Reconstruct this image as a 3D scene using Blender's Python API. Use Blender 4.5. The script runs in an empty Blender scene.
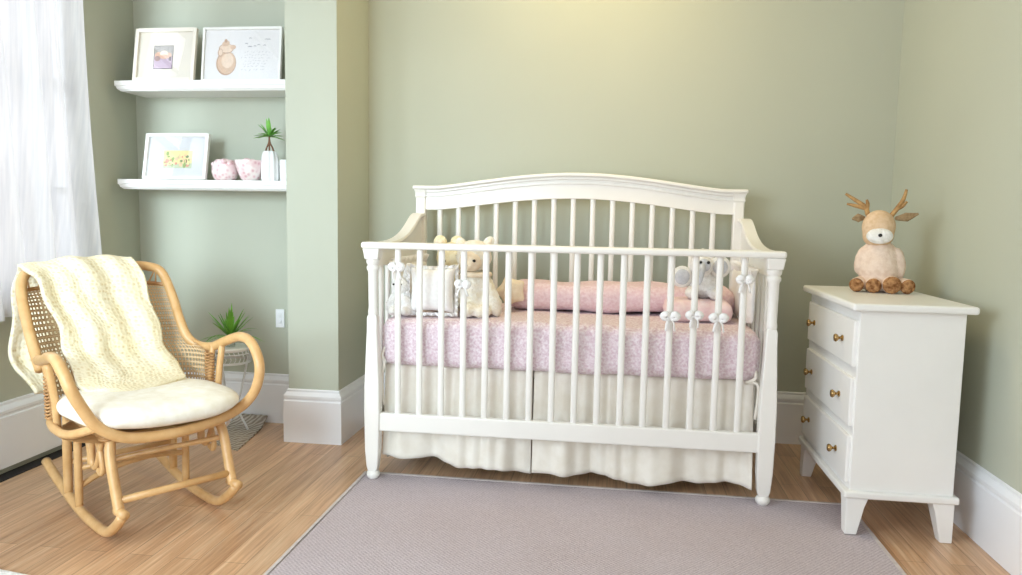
import bpy, bmesh, math, random
from mathutils import Vector, Matrix, Euler, noise
random.seed(7)
scene = bpy.context.scene
COL = scene.collection
PI = math.pi

# ------------------------------------------------------------------ helpers
def s2l(c):
    c = c / 255.0
    return c / 12.92 if c <= 0.04045 else ((c + 0.055) / 1.055) ** 2.4

def rgb(r, g, b):
    return (s2l(r), s2l(g), s2l(b), 1.0)

class NT:
    """tiny wrapper to write node trees briefly"""
    def __init__(self, name):
        self.m = bpy.data.materials.new(name)
        self.m.use_nodes = True
        self.t = self.m.node_tree
        self.t.nodes.clear()
        self.out = self.t.nodes.new('ShaderNodeOutputMaterial')
    def n(self, kind, **kw):
        nd = self.t.nodes.new(kind)
        for k, v in kw.items():
            setattr(nd, k, v)
        return nd
    def l(self, a, b):
        self.t.links.new(a, b)
    def coord(self, what='Object', scale=(1, 1, 1), rot=(0, 0, 0)):
        tc = self.n('ShaderNodeTexCoord')
        mp = self.n('ShaderNodeMapping')
        mp.inputs['Scale'].default_value = scale
        mp.inputs['Rotation'].default_value = rot
        self.l(tc.outputs[what], mp.inputs['Vector'])
        return mp.outputs['Vector']
    def noise(self, vec, scale, detail=3, rough=0.55):
        nd = self.n('ShaderNodeTexNoise')
        nd.inputs['Scale'].default_value = scale
        nd.inputs['Detail'].default_value = detail
        nd.inputs['Roughness'].default_value = rough
        self.l(vec, nd.inputs['Vector'])
        return nd.outputs['Fac']
    def ramp(self, fac, stops):
        nd = self.n('ShaderNodeValToRGB')
        e = nd.color_ramp.elements
        while len(e) < len(stops):
            e.new(0.5)
        for el, (p, c) in zip(e, stops):
            el.position = p
            el.color = c
        self.l(fac, nd.inputs['Fac'])
        return nd.outputs['Color']
    def mix(self, fac, a, b, mode='MIX'):
        nd = self.n('ShaderNodeMix', data_type='RGBA', blend_type=mode)
        for sock, v in ((nd.inputs[0], fac), (nd.inputs[6], a), (nd.inputs[7], b)):
            if isinstance(v, (int, float, tuple)):
                sock.default_value = v
            else:
                self.l(v, sock)
        return nd.outputs[2]
    def math(self, op, a, b=0.0):
        nd = self.n('ShaderNodeMath', operation=op)
        for sock, v in ((nd.inputs[0], a), (nd.inputs[1], b)):
            if isinstance(v, (int, float)):
                sock.default_value = v
            else:
                self.l(v, sock)
        return nd.outputs[0]
    def bump(self, h, strength=0.2, dist=0.01):
        nd = self.n('ShaderNodeBump')
        nd.inputs['Strength'].default_value = strength
        nd.inputs['Distance'].default_value = dist
        self.l(h, nd.inputs['Height'])
        return nd.outputs['Normal']
    def bsdf(self, color, rough=0.5, normal=None, spec=0.5, **kw):
        b = self.n('ShaderNodeBsdfPrincipled')
        if isinstance(color, tuple):
            b.inputs['Base Color'].default_value = color
        else:
            self.l(color, b.inputs['Base Color'])
        if isinstance(rough, (int, float)):
            b.inputs['Roughness'].default_value = rough
        else:
            self.l(rough, b.inputs['Roughness'])
        b.inputs['Specular IOR Level'].default_value = spec
        if normal is not None:
            self.l(normal, b.inputs['Normal'])
        for k, v in kw.items():
            b.inputs[k.replace('_', ' ')].default_value = v
        return b
    def done(self, shader):
        self.l(shader.outputs[0], self.out.inputs['Surface'])
        return self.m

def plain(name, c, rough=0.5, var=0.06, scale=6, bump=0.0, bscale=60, spec=0.5, **kw):
    """a colour with a soft procedural variation and an optional fine relief"""
    t = NT(name)
    v = t.coord()
    col = rgb(*c)
    dark = tuple(x * (1 - var) for x in col[:3]) + (1,)
    lite = tuple(min(1, x * (1 + var)) for x in col[:3]) + (1,)
    cc = t.ramp(t.noise(v, scale), [(0.3, dark), (0.7, lite)])
    nm = t.bump(t.noise(v, bscale, 4), bump, 0.004) if bump else None
    return t.done(t.bsdf(cc, rough, nm, spec, **kw))

class MB:
    def __init__(self):
        self.bm = bmesh.new()
        self.uv = None
    def uvl(self):
        if self.uv is None:
            self.uv = self.bm.loops.layers.uv.new('UVMap')
        return self.uv
    def face(self, vs, mi=0):
        try:
            f = self.bm.faces.new(vs)
            f.material_index = mi
            return f
        except ValueError:
            return None
    def box(self, x0, x1, y0, y1, z0, z1, M=None, mi=0):
        vs = []
        for z in (z0, z1):
            for x, y in ((x0, y0), (x1, y0), (x1, y1), (x0, y1)):
                p = Vector((x, y, z))
                vs.append(self.bm.verts.new(M @ p if M else p))
        for q in ((3, 2, 1, 0), (4, 5, 6, 7), (0, 1, 5, 4), (1, 2, 6, 5), (2, 3, 7, 6), (3, 0, 4, 7)):
            self.face([vs[i] for i in q], mi)
        return self
    def prism(self, poly, a, b, fn, mi=0):
        """poly: 2D points; fn(p, t) -> 3D point at the two ends t=a and t=b"""
        A = [self.bm.verts.new(fn(p, a)) for p in poly]
        B = [self.bm.verts.new(fn(p, b)) for p in poly]
        n = len(poly)
        self.face(A[::-1], mi); self.face(B, mi)
        for i in range(n):
            self.face([A[i], A[(i + 1) % n], B[(i + 1) % n], B[i]], mi)
        return self
    def sections(self, secs, cap=True, closed=False, mi=0):
        """loft between equal-length closed loops of 3D points"""
        L = [[self.bm.verts.new(p) for p in s] for s in secs]
        n = len(L[0])
        m = len(L)
        for k in range(m if closed else m - 1):
            a, b = L[k], L[(k + 1) % m]
            for i in range(n):
                self.face([a[i], a[(i + 1) % n], b[(i + 1) % n], b[i]], mi)
        if cap and not closed:
            self.face(L[0][::-1], mi); self.face(L[-1], mi)
        return self
    def tube(self, pts, r, seg=10, smooth=0, closed=False, flat=1.0, prof=None, up=None, mi=0):
        pts = [Vector(p) for p in pts]
        rs = list(r) if isinstance(r, (list, tuple)) else [r] * len(pts)
        if smooth:
            pts, rs = spline(pts, rs, smooth, closed)
        n = len(pts)
        tang = []
        for i in range(n):
            a = pts[(i - 1) % n] if (closed or i > 0) else pts[i]
            b = pts[(i + 1) % n] if (closed or i < n - 1) else pts[i]
            tang.append((b - a).normalized())
        ref = Vector(up) if up else (Vector((0, 0, 1)) if abs(tang[0].z) < 0.9 else Vector((1, 0, 0)))
        nrm = (ref - tang[0] * ref.dot(tang[0])).normalized()
        secs = []
        for i in range(n):
            if up:
                nrm = (ref - tang[i] * ref.dot(tang[i])).normalized()
            else:
                nrm = (nrm - tang[i] * nrm.dot(tang[i])).normalized()
            bi = tang[i].cross(nrm)
            if prof:
                secs.append([pts[i] + bi * (p[0] * rs[i]) + nrm * (p[1] * rs[i]) for p in prof])
            else:
                secs.append([pts[i] + (bi * math.cos(2 * PI * k / seg) + nrm * math.sin(2 * PI * k / seg) * flat) * rs[i] for k in range(seg)])
        return self.sections(secs, True, closed, mi)
    def lathe(self, prof, c=(0, 0, 0), seg=24, M=None, ripple=None, mi=0):
        c = Vector(c)
        secs = []
        for r, z in prof:
            s = []
            for k in range(seg):
                a = 2 * PI * k / seg
                rr = max(r, 1e-5) * (ripple(a, z) if ripple else 1)
                p = Vector((rr * math.cos(a), rr * math.sin(a), z))
                s.append(c + (M @ p if M else p))
            secs.append(s)
        return self.sections(secs, True, False, mi)
    def ell(self, c, r, rot=(0, 0, 0), seg=18, rings=12, mi=0):
        R = Euler(rot).to_matrix()
        c = Vector(c)
        if isinstance(r, (int, float)):
            r = (r, r, r)
        prof = [(math.sin(PI * (i + .02) / (rings + .04)), -math.cos(PI * (i + .02) / (rings + .04))) for i in range(rings + 1)]
        secs = []
        for q, z in prof:
            secs.append([c + R @ Vector((q * math.cos(2 * PI * k / seg) * r[0], q * math.sin(2 * PI * k / seg) * r[1], z * r[2])) for k in range(seg)])
        return self.sections(secs, mi=mi)
    def grid(self, f, nu, nv, mi=0):
        uvl = self.uvl()
        V = [[self.bm.verts.new(f(i / nu, j / nv)) for j in range(nv + 1)] for i in range(nu + 1)]
        for i in range(nu):
            for j in range(nv):
                fc = self.face([V[i][j], V[i + 1][j], V[i + 1][j + 1], V[i][j + 1]], mi)
                if fc:
                    for lp, (a, b) in zip(fc.loops, ((i, j), (i + 1, j), (i + 1, j + 1), (i, j + 1))):
                        lp[uvl].uv = (a / nu, b / nv)
        return self
    def quad(self, pts, mi=0):
        self.face([self.bm.verts.new(p) for p in pts], mi)
        return self
    def build(self, name, mats, parent=None, world=True, smooth=35, bevel=0.0, bseg=2, remesh=0.0, relax=0,
              subsurf=0, solid=0.0, offset=0.0, fuzz=0.0, loc=None):
        bm = self.bm
        bmesh.ops.remove_doubles(bm, verts=bm.verts, dist=1e-6)
        bmesh.ops.recalc_face_normals(bm, faces=bm.faces)
        me = bpy.data.meshes.new(name)
        root = parent
        while root is not None and root.parent is not None:
            root = root.parent
        if root is not None and world:
            inv = (Matrix.LocRotScale(root.location, root.rotation_euler, None)).inverted()
            bm.transform(inv)
        if loc is not None:
            bm.transform(Matrix.Translation(-Vector(loc)))
        bm.to_mesh(me)
        bm.free()
        if smooth:
            me.polygons.foreach_set('use_smooth', [True] * len(me.polygons))
            if smooth < 180:
                me.set_sharp_from_angle(angle=math.radians(smooth))
        for m in (mats if isinstance(mats, (list, tuple)) else [mats]):
            me.materials.append(m)
        o = bpy.data.objects.new(name, me)
        COL.objects.link(o)
        if loc is not None:
            o.location = loc
        if parent is not None:
            o.parent = parent
        if bevel:
            b = o.modifiers.new('bevel', 'BEVEL'); b.width = bevel; b.segments = bseg
            b.limit_method = 'ANGLE'; b.angle_limit = math.radians(40)
        if solid:
            b = o.modifiers.new('solid', 'SOLIDIFY'); b.thickness = solid; b.offset = offset
        if remesh:
            b = o.modifiers.new('remesh', 'REMESH'); b.mode = 'VOXEL'; b.voxel_size = remesh; b.use_smooth_shade = True
        if relax:
            b = o.modifiers.new('relax', 'SMOOTH'); b.factor = 0.5; b.iterations = relax
        if subsurf:
            b = o.modifiers.new('sub', 'SUBSURF'); b.levels = subsurf; b.render_levels = subsurf
        if fuzz:
            tx = bpy.data.textures.new(name + '_fuzz', 'CLOUDS'); tx.noise_scale = 0.012
            b = o.modifiers.new('fuzz', 'DISPLACE'); b.texture = tx; b.strength = fuzz; b.mid_level = 0.5
        return o

def spline(pts, rs, sub, closed=False):
    n = len(pts)
    P, Rr = [], []
    rng = n if closed else n - 1
    for i in range(rng):
        p0 = pts[(i - 1) % n] if (closed or i > 0) else pts[i] * 2 - pts[i + 1]
        p1, p2 = pts[i], pts[(i + 1) % n]
        p3 = pts[(i + 2) % n] if (closed or i < n - 2) else p2 * 2 - p1
        for k in range(sub):
            t = k / sub
            P.append(0.5 * ((2 * p1) + (p2 - p0) * t + (2 * p0 - 5 * p1 + 4 * p2 - p3) * t * t + (3 * p1 - p0 - 3 * p2 + p3) * t ** 3))
            Rr.append(rs[i] * (1 - t) + rs[(i + 1) % n] * t)
    if not closed:
        P.append(pts[-1]); Rr.append(rs[-1])
    return P, Rr

def catmull(vals, t):
    """interpolate a list (numbers or Vectors) at t in 0..1"""
    n = len(vals) - 1
    x = min(max(t, 0), 1) * n
    i = min(int(x), n - 1)
    t = x - i
    p1, p2 = vals[i], vals[i + 1]
    p0 = vals[i - 1] if i > 0 else p1 * 2 - p2
    p3 = vals[i + 2] if i + 2 <= n else p2 * 2 - p1
    return ((p1 * 2) + (p2 - p0) * t + (p0 * 2 - p1 * 5 + p2 * 4 - p3) * t * t + (p1 * 3 - p0 - p2 * 3 + p3) * (t ** 3)) * 0.5

def thing(name, label, cat, loc=(0, 0, 0), rot=(0, 0, 0), group=None):
    o = bpy.data.objects.new(name, None)
    COL.objects.link(o)
    o.empty_display_size = 0.05
    o.location = loc
    o.rotation_euler = rot
    return tag(o, label, cat, group)

def tag(o, label, cat, group=None):
    o['label'] = label
    o['category'] = cat
    if group:
        o['group'] = group
    return o

def struct(o):
    o['kind'] = 'structure'
    return o

def dup_part(o, dx=0, dy=0, dz=0):
    c = o.copy()
    COL.objects.link(c)
    c.parent = o.parent
    c.location = (o.location.x + dx, o.location.y + dy, o.location.z + dz)
    return c

def dup_tree(root, loc, label):
    r = root.copy(); COL.objects.link(r)
    r.location = loc
    r['label'] = label
    for ch in list(root.children):
        c = ch.copy(); COL.objects.link(c); c.parent = r
        for g in list(ch.children):
            d = g.copy(); COL.objects.link(d); d.parent = c
    return r

# ------------------------------------------------------------------ materials
def wall_mat(name, c):
    t = NT(name)
    v = t.coord()
    col = rgb(*c)
    cc = t.ramp(t.noise(v, 1.3, 2), [(0.3, tuple(x * .97 for x in col[:3]) + (1,)), (0.7, tuple(x * 1.03 for x in col[:3]) + (1,))])
    vs = t.coord(scale=(60, 60, 3))
    nm = t.bump(t.noise(vs, 1.0, 4), 0.05, 0.004)
    return t.done(t.bsdf(cc, 0.62, nm, 0.35))
WALL = wall_mat('sage_wall_paint', (188, 191, 174))
CEIL = plain('ceiling_paint', (240, 240, 236), 0.8)
TRIM = plain('white_gloss_trim', (244, 245, 248), 0.3, 0.015)
WHITE = plain('white_satin_wood', (244, 243, 240), 0.32, 0.015)
WHITE_WARM = plain('warm_white_painted_wood', (243, 240, 234), 0.3, 0.015)

def floor_mat():
    t = NT('oak_plank_floor')
    v = t.coord(rot=(0, 0, PI / 2))
    br = t.n('ShaderNodeTexBrick')
    br.offset = 0.37
    br.inputs['Scale'].default_value = 1.0
    br.inputs['Brick Width'].default_value = 0.95
    br.inputs['Row Height'].default_value = 0.072
    br.inputs['Mortar Size'].default_value = 0.0012
    br.inputs['Mortar Smooth'].default_value = 0.3
    br.inputs['Bias'].default_value = 0.0
    br.inputs['Color1'].default_value = (0.0, 0.0, 0.0, 1)
    br.inputs['Color2'].default_value = (1, 1, 1, 1)
    br.inputs['Mortar'].default_value = (0.4, 0.4, 0.4, 1)
    t.l(v, br.inputs['Vector'])
    sep = t.n('ShaderNodeSeparateColor'); t.l(br.outputs['Color'], sep.inputs[0])
    g = t.noise(t.coord(scale=(34, 1.6, 1)), 1.4, 6, 0.62)
    g2 = t.noise(t.coord(scale=(140, 5, 1)), 1.0, 4, 0.6)
    base = t.ramp(g, [(0.25, rgb(188, 142, 106)), (0.5, rgb(226, 184, 145)), (0.75, rgb(244, 214, 180))])
    plank = t.ramp(sep.outputs[0], [(0.0, rgb(206, 192, 180)), (1.0, rgb(255, 252, 248))])
    c = t.mix(0.55, base, plank, 'MULTIPLY')
    fine = t.ramp(g2, [(0.3, rgb(205, 196, 188)), (0.62, rgb(255, 255, 255))])
    c = t.mix(0.6, c, fine, 'MULTIPLY')
    c = t.mix(t.math('MULTIPLY', br.outputs['Fac'], 0.55), c, rgb(110, 78, 54))
    h = t.math('ADD', t.math('MULTIPLY', g2, 0.4), t.math('MULTIPLY', br.outputs['Fac'], -1.0))
    nm = t.bump(h, 0.12, 0.003)
    r = t.math('ADD', t.math('MULTIPLY', g, 0.2), 0.24)
    return t.done(t.bsdf(c, r, nm, 0.85))
FLOOR = floor_mat()

def rattan_mat(name, a, b):
    t = NT(name)
    v = t.coord()
    c = t.ramp(t.noise(v, 24, 4), [(0.3, rgb(*a)), (0.7, rgb(*b))])
    nm = t.bump(t.noise(v, 120, 3), 0.12, 0.002)
    return t.done(t.bsdf(c, 0.34, nm, 0.5))
CANE = rattan_mat('honey_rattan_cane', (208, 162, 106), (224, 182, 128))
CANE_DARK = rattan_mat('dark_rattan_binding', (172, 124, 76), (198, 152, 100))

def weave_mat(nu, nv):
    t = NT('woven_cane_mesh')
    tc = t.n('ShaderNodeTexCoord')
    sx = t.n('ShaderNodeSeparateXYZ'); t.l(tc.outputs['UV'], sx.inputs[0])
    a = t.math('ABSOLUTE', t.math('SINE', t.math('MULTIPLY', sx.outputs['X'], PI * nu)))
    b = t.math('ABSOLUTE', t.math('SINE', t.math('MULTIPLY', sx.outputs['Y'], PI * nv)))
    hole = t.math('MULTIPLY', t.math('GREATER_THAN', a, 0.72), t.math('GREATER_THAN', b, 0.72))
    h = t.math('MINIMUM', a, b)
    c = t.ramp(h, [(0.0, rgb(232, 205, 165)), (0.75, rgb(186, 146, 98))])
    nm = t.bump(h, -0.5, 0.004)
    p = t.bsdf(c, 0.5, nm, 0.3)
    tr = t.n('ShaderNodeBsdfTransparent')
    mx = t.n('ShaderNodeMixShader')
    t.l(hole, mx.inputs[0]); t.l(p.outputs[0], mx.inputs[1]); t.l(tr.outputs[0], mx.inputs[2])
    return t.done(mx)
WEAVE = weave_mat(46, 26)

def knit_mat():
    t = NT('cream_chunky_knit')
    v = t.coord('UV', scale=(24, 88, 1))
    vo = t.n('ShaderNodeTexVoronoi')
    vo.inputs['Scale'].default_value = 1.0
    vo.inputs['Randomness'].default_value = 0.55
    t.l(v, vo.inputs['Vector'])
    d = vo.outputs['Distance']
    n = t.noise(t.coord(), 9, 3)
    base = t.ramp(n, [(0.3, rgb(245, 236, 208)), (0.7, rgb(252, 247, 231))])
    gap = t.ramp(d, [(0.10, rgb(232, 217, 180)), (0.42, rgb(253, 250, 240))])
    c = t.mix(0.85, base, gap, 'MULTIPLY')
    nm = t.bump(d, 0.4, 0.009)
    return t.done(t.bsdf(c, 0.9, nm, 0.1))
KNIT = knit_mat()

def fabric(name, a, b, scale=30, bump=0.3, bs=220, rough=0.9, dist=0.003):
    t = NT(name)
    v = t.coord()
    c = t.ramp(t.noise(v, scale, 4), [(0.35, rgb(*a)), (0.65, rgb(*b))])
    nm = t.bump(t.noise(v, bs, 3), bump, dist)
    return t.done(t.bsdf(c, rough, nm, 0.15))
CUSHION = fabric('cream_cushion_cotton', (240, 234, 218), (250, 246, 236))
PINK = fabric('pink_floral_quilt', (214, 188, 198), (242, 231, 235), 110, 0.6, 110, 0.9, 0.006)
PINK2 = fabric('pink_quilted_bolster', (228, 196, 203), (241, 219, 224), 80, 0.5, 90, 0.9, 0.005)
PINK3 = fabric('pale_pink_cotton', (238, 206, 210), (248, 226, 226), 40)
LINEN = fabric('cream_linen', (234, 227, 214), (243, 238, 228), 14, 0.15, 300)
FRILL = fabric('white_broderie_cotton', (246, 244, 243), (253, 252, 250), 60, 0.3, 120, 0.9, 0.006)
LAMBWOOL = fabric('cream_plush_pile', (240, 230, 208), (252, 248, 238), 40, 0.9, 110, 1.0, 0.008)
TEDDY = fabric('buttery_plush_pile', (236, 218, 172), (248, 236, 204), 40, 0.9, 110, 1.0, 0.008)
PEACH = fabric('peach_plush_face', (240, 220, 192), (248, 234, 212), 40, 0.5, 150)
GREYPLUSH = fabric('pale_grey_plush', (196, 200, 208), (220, 222, 228), 50, 0.7, 120)
WHITEPLUSH = fabric('white_plush_pile', (238, 236, 232), (252, 251, 249), 50, 0.9, 110, 1.0, 0.008)
FAWN = fabric('fawn_plush_pile', (216, 184, 148), (230, 202, 170), 60, 0.6, 160)
OATMEAL = fabric('oatmeal_plush_pile', (226, 202, 184), (240, 220, 204), 60, 0.7, 150)
ANTLER = fabric('antler_felt', (150, 114, 74), (196, 158, 108), 40, 0.4, 120)
LEAFEAR = fabric('brown_ear_felt', (128, 104, 74), (170, 146, 112), 60, 0.4, 120)
BLACK = plain('black_bead', (18, 16, 16), 0.25, 0.0)
BRASS = plain('antique_brass', (176, 146, 98), 0.25, 0.05, Metallic=1.0)
CERAMIC_W = plain('white_ceramic', (246, 246, 246), 0.2, 0.01)
WIRE = plain('white_wire', (228, 230, 230), 0.4, 0.03)
LEAF = plain('leaf_green', (116, 178, 62), 0.45, 0.35, 20)
LEAF2 = plain('fresh_leaf_green', (118, 180, 78), 0.45, 0.3, 20)
STEM = plain('bare_brown_stem', (120, 84, 58), 0.7, 0.15)
PLASTIC = plain('white_plastic', (246, 247, 249), 0.35, 0.01)
FLOOR_SHADOW = plain('painted_gap_shadow', (34, 28, 26), 0.9, 0.1)  # painted shadow colour for the floor strip below the left skirting
FRAMEW = plain('white_picture_frame', (240, 239, 234), 0.35, 0.01)
FRAMEC = plain('cream_picture_frame', (236, 229, 216), 0.4, 0.02)
MATB = plain('white_mount_board', (236, 233, 233), 0.8, 0.01)
MATG = plain('pale_grey_mount_board', (218, 220, 224), 0.8, 0.01)

def sole_mat():
    t = NT('brown_swirl_sole')
    v = t.coord(scale=(1, 1, 1))
    w = t.noise(v, 75, 4)
    c = t.ramp(w, [(0.36, rgb(120, 76, 46)), (0.64, rgb(190, 144, 100))])
    nm = t.bump(w, 0.6, 0.006)
    return t.done(t.bsdf(c, 0.9, nm, 0.1))
SOLE = sole_mat()

def rug_mat():
    t = NT('mauve_grey_flatweave')
    v = t.coord()
    sx = t.n('ShaderNodeSeparateXYZ'); t.l(v, sx.inputs[0])
    a = t.math('SINE', t.math('MULTIPLY', sx.outputs['X'], 2 * PI / 0.014))
    b = t.math('SINE', t.math('MULTIPLY', sx.outputs['Y'], 2 * PI / 0.014))
    k = t.math('MULTIPLY', a, b)
    n = t.noise(v, 240, 2)
    f = t.math('ADD', t.math('MULTIPLY', k, 0.22), n)
    c = t.ramp(f, [(0.2, rgb(174, 164, 170)), (0.8, rgb(214, 205, 210))])
    big = t.ramp(t.noise(v, 2.2, 3), [(0.3, rgb(244, 238, 236)), (0.7, rgb(255, 253, 255))])
    c = t.mix(0.7, c, big, 'MULTIPLY')
    return t.done(t.bsdf(c, 0.95, t.bump(f, 0.5, 0.004), 0.1))
RUG = rug_mat()
RUGEDGE = fabric('mauve_grey_binding', (196, 186, 184), (212, 203, 200), 40)

def mat_mat():
    t = NT('grey_woven_mat')
    w = t.n('ShaderNodeTexWave'); w.inputs['Scale'].default_value = 14
    w.inputs['Distortion'].default_value = 6; w.inputs['Detail'].default_value = 3
    t.l(t.coord(rot=(0, 0, 0.5)), w.inputs['Vector'])
    c = t.ramp(w.outputs['Fac'], [(0.1, rgb(150, 138, 126)), (0.9, rgb(196, 186, 174))])
    return t.done(t.bsdf(c, 0.95, t.bump(w.outputs['Fac'], 0.5, 0.004), 0.1))
MATW = mat_mat()

def glass_mat(name, tint=(1, 1, 1, 1), gl=0.06):
    t = NT(name)
    tr = t.n('ShaderNodeBsdfTransparent'); tr.inputs[0].default_value = tint
    g = t.n('ShaderNodeBsdfGlossy'); g.inputs['Roughness'].default_value = 0.03
    n = t.noise(t.coord(), 3, 1)
    mx = t.n('ShaderNodeMixShader')
    t.l(t.math('ADD', t.math('MULTIPLY', n, 0.02), gl), mx.inputs[0])
    t.l(tr.outputs[0], mx.inputs[1]); t.l(g.outputs[0], mx.inputs[2])
    return t.done(mx)
GLASS = glass_mat('window_glass')
POTGLASS = glass_mat('clear_pot_glass', (0.93, 0.96, 0.95, 1), 0.18)

def sheer_mat():
    t = NT('white_sheer_voile')
    c = t.ramp(t.noise(t.coord(scale=(1, 30, 1)), 4, 3), [(0.3, rgb(222, 224, 228)), (0.7, rgb(240, 240, 241))])
    d = t.n('ShaderNodeBsdfDiffuse'); t.l(c, d.inputs['Color'])
    tl = t.n('ShaderNodeBsdfTranslucent'); t.l(c, tl.inputs['Color'])
    tr = t.n('ShaderNodeBsdfTransparent')
    m1 = t.n('ShaderNodeMixShader'); m1.inputs[0].default_value = 0.6
    t.l(d.outputs[0], m1.inputs[1]); t.l(tl.outputs[0], m1.inputs[2])
    m2 = t.n('ShaderNodeMixShader'); m2.inputs[0].default_value = 0.10
    t.l(m1.outputs[0], m2.inputs[1]); t.l(tr.outputs[0], m2.inputs[2])
    return t.done(m2)
SHEER = sheer_mat()

# ------------------------------------------------------------------ camera
F = 742.116
pitch, roll, yaw = 0.0977984, -0.01753546, -0.1373426
fwd = Vector((math.sin(yaw) * math.cos(pitch), math.cos(yaw) * math.cos(pitch), -math.sin(pitch)))
right = Vector((math.cos(yaw), -math.sin(yaw), 0))
down = fwd.cross(right)
r_ = right * math.cos(roll) + down * math.sin(roll)
d_ = right * -math.sin(roll) + down * math.cos(roll)
cam_d = bpy.data.cameras.new('camera')
cam_d.sensor_width = 36.0
cam_d.lens = F / 1022 * 36.0
cam_d.clip_start = 0.02
cam = bpy.data.objects.new('camera', cam_d)
COL.objects.link(cam)
m = Matrix((r_, -d_, -fwd)).transposed().to_4x4()
m.translation = Vector((0, 0, 1.0))
cam.matrix_world = m
scene.camera = cam

# ------------------------------------------------------------------ room shell
XL, XR = -2.24, 1.17           # left (window) wall and right wall
YB, YN, YP = 3.40, 3.265, 3.0  # alcove back wall, shelf-niche back wall, pier front
PX0, PX1 = -1.38, -1.155       # pier between the niche and the cot alcove
YF, H = -1.6, 2.5              # room reaches behind the camera
T = 0.12
WY0, WY1, WZ0, WZ1 = 1.35, 2.90, 0.655, 2.28
VY0, VY1 = -1.25, 1.05       # unseen second window, added on the same wall for its light   # window opening

def wall(name, boxes, mat=WALL):
    b = MB()
    for q in boxes:
        b.box(*q)
    return struct(b.build(name, mat, smooth=0))

b = MB(); b.box(XL - T, XR + T, YF, YB + T, -0.08, 0)
struct(b.build('floor', FLOOR, smooth=0))
wall('ceiling', [(XL - T, XR + T, YF, YB + T, H, H + 0.08)], CEIL)
wall('wall_back', [(PX1, XR + T, YB, YB + T, 0, H)])
wall('wall_right', [(XR, XR + T, YF, YB, 0, H)])
wall('wall_niche', [(XL - T, PX0, YN, YN + T, 0, H)])
wall('wall_pier', [(PX0, PX1, YP, YB + T, 0, H)])
wall('wall_left', [(XL - T, XL, YF, VY0, 0, H), (XL - T, XL, VY1, WY0, 0, H), (XL - T, XL, WY1, YN, 0, H),
                   (XL - T, XL, VY0, VY1, 0, WZ0), (XL - T, XL, VY0, VY1, WZ1, H),
                   (XL - T, XL, WY0, WY1, 0, WZ0), (XL - T, XL, WY0, WY1, WZ1, H)])

BB = [(0, 0), (.018, 0), (.018, .182), (.014, .187), (.014, .192), (.0175, .196), (.0175, .206), (.011, .216), (.007, .222), (.007, .230), (0, .234)]
def baseboard(name, path, prof=BB, lift=0.0):
    """path runs with the room on its left hand... each corner is mitred"""
    P = [Vector((x, y, 0)) for x, y in path]
    b = MB()
    secs = []
    for i, p in enumerate(P):
        d0 = (P[i] - P[i - 1]).normalized() if i > 0 else None
        d1 = (P[i + 1] - P[i]).normalized() if i < len(P) - 1 else None
        n0 = Vector((-d0.y, d0.x, 0)) if d0 else None
        n1 = Vector((-d1.y, d1.x, 0)) if d1 else None
        if n0 and n1:
            nn = (n0 + n1); nn = nn / nn.dot(n0)
        else:
            nn = n0 or n1
        secs.append([p + nn * o + Vector((0, 0, z + lift)) for o, z in prof])
    b.sections(secs)
    return struct(b.build(name, TRIM, smooth=25))
baseboard('baseboard_back', [(XR, YB), (PX1, YB)])
baseboard('baseboard_pier', [(PX1, YB), (PX1, YP), (PX0, YP), (PX0, YN)])
baseboard('baseboard_niche', [(PX0, YN), (XL, YN)])
baseboard('baseboard_left', [(XL, YN - 0.03), (XL, YF)], [(o * 1.3, z * 1.04) for o, z in BB], 0.03)
baseboard('baseboard_right', [(XR, YF), (XR, YB)])
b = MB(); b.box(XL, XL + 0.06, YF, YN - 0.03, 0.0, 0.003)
struct(b.build('skirting_shadow', FLOOR_SHADOW, smooth=0))      # dark strip on the floor, painted shadow under the left skirting

# window: frame, sashes, sill
xw0, xw1 = XL - 0.085, XL - 0.03
def window(name, y0, y1):
    wf = MB()
    ym = (y0 + y1) / 2
    for q in ((y0, y0 + .05, WZ0, WZ1), (y1 - .05, y1, WZ0, WZ1), (y0, y1, WZ0, WZ0 + .06), (y0, y1, WZ1 - .05, WZ1),
              (y0, y1, 1.47, 1.515), (y0, y1, 1.055, 1.08), (y0, y1, 1.87, 1.895), (ym - .015, ym + .015, WZ0, WZ1)):
        wf.box(xw0, xw1, q[0], q[1], q[2], q[3])
    win = struct(wf.build(name, TRIM, smooth=0))
    g = MB(); g.box(XL - .06, XL - .056, y0, y1, WZ0, WZ1)
    g.build('pane', GLASS, win, smooth=0)
window('window_1', WY0, WY1)
window('added_window', VY0, VY1)  # added out of view to let more daylight in
sl = MB(); sl.box(XL - .10, XL + .055, WY0 - .06, WY1 + .03, 0.615, 0.655)
struct(sl.build('trim_2', TRIM, smooth=0, bevel=0.008))
sl = MB(); sl.box(XL - .10, XL + .055, VY0 - .06, VY1 + .07, 0.615, 0.655)  # sill of the added second window
struct(sl.build('added_window_sill', TRIM, smooth=0, bevel=0.008))

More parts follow.
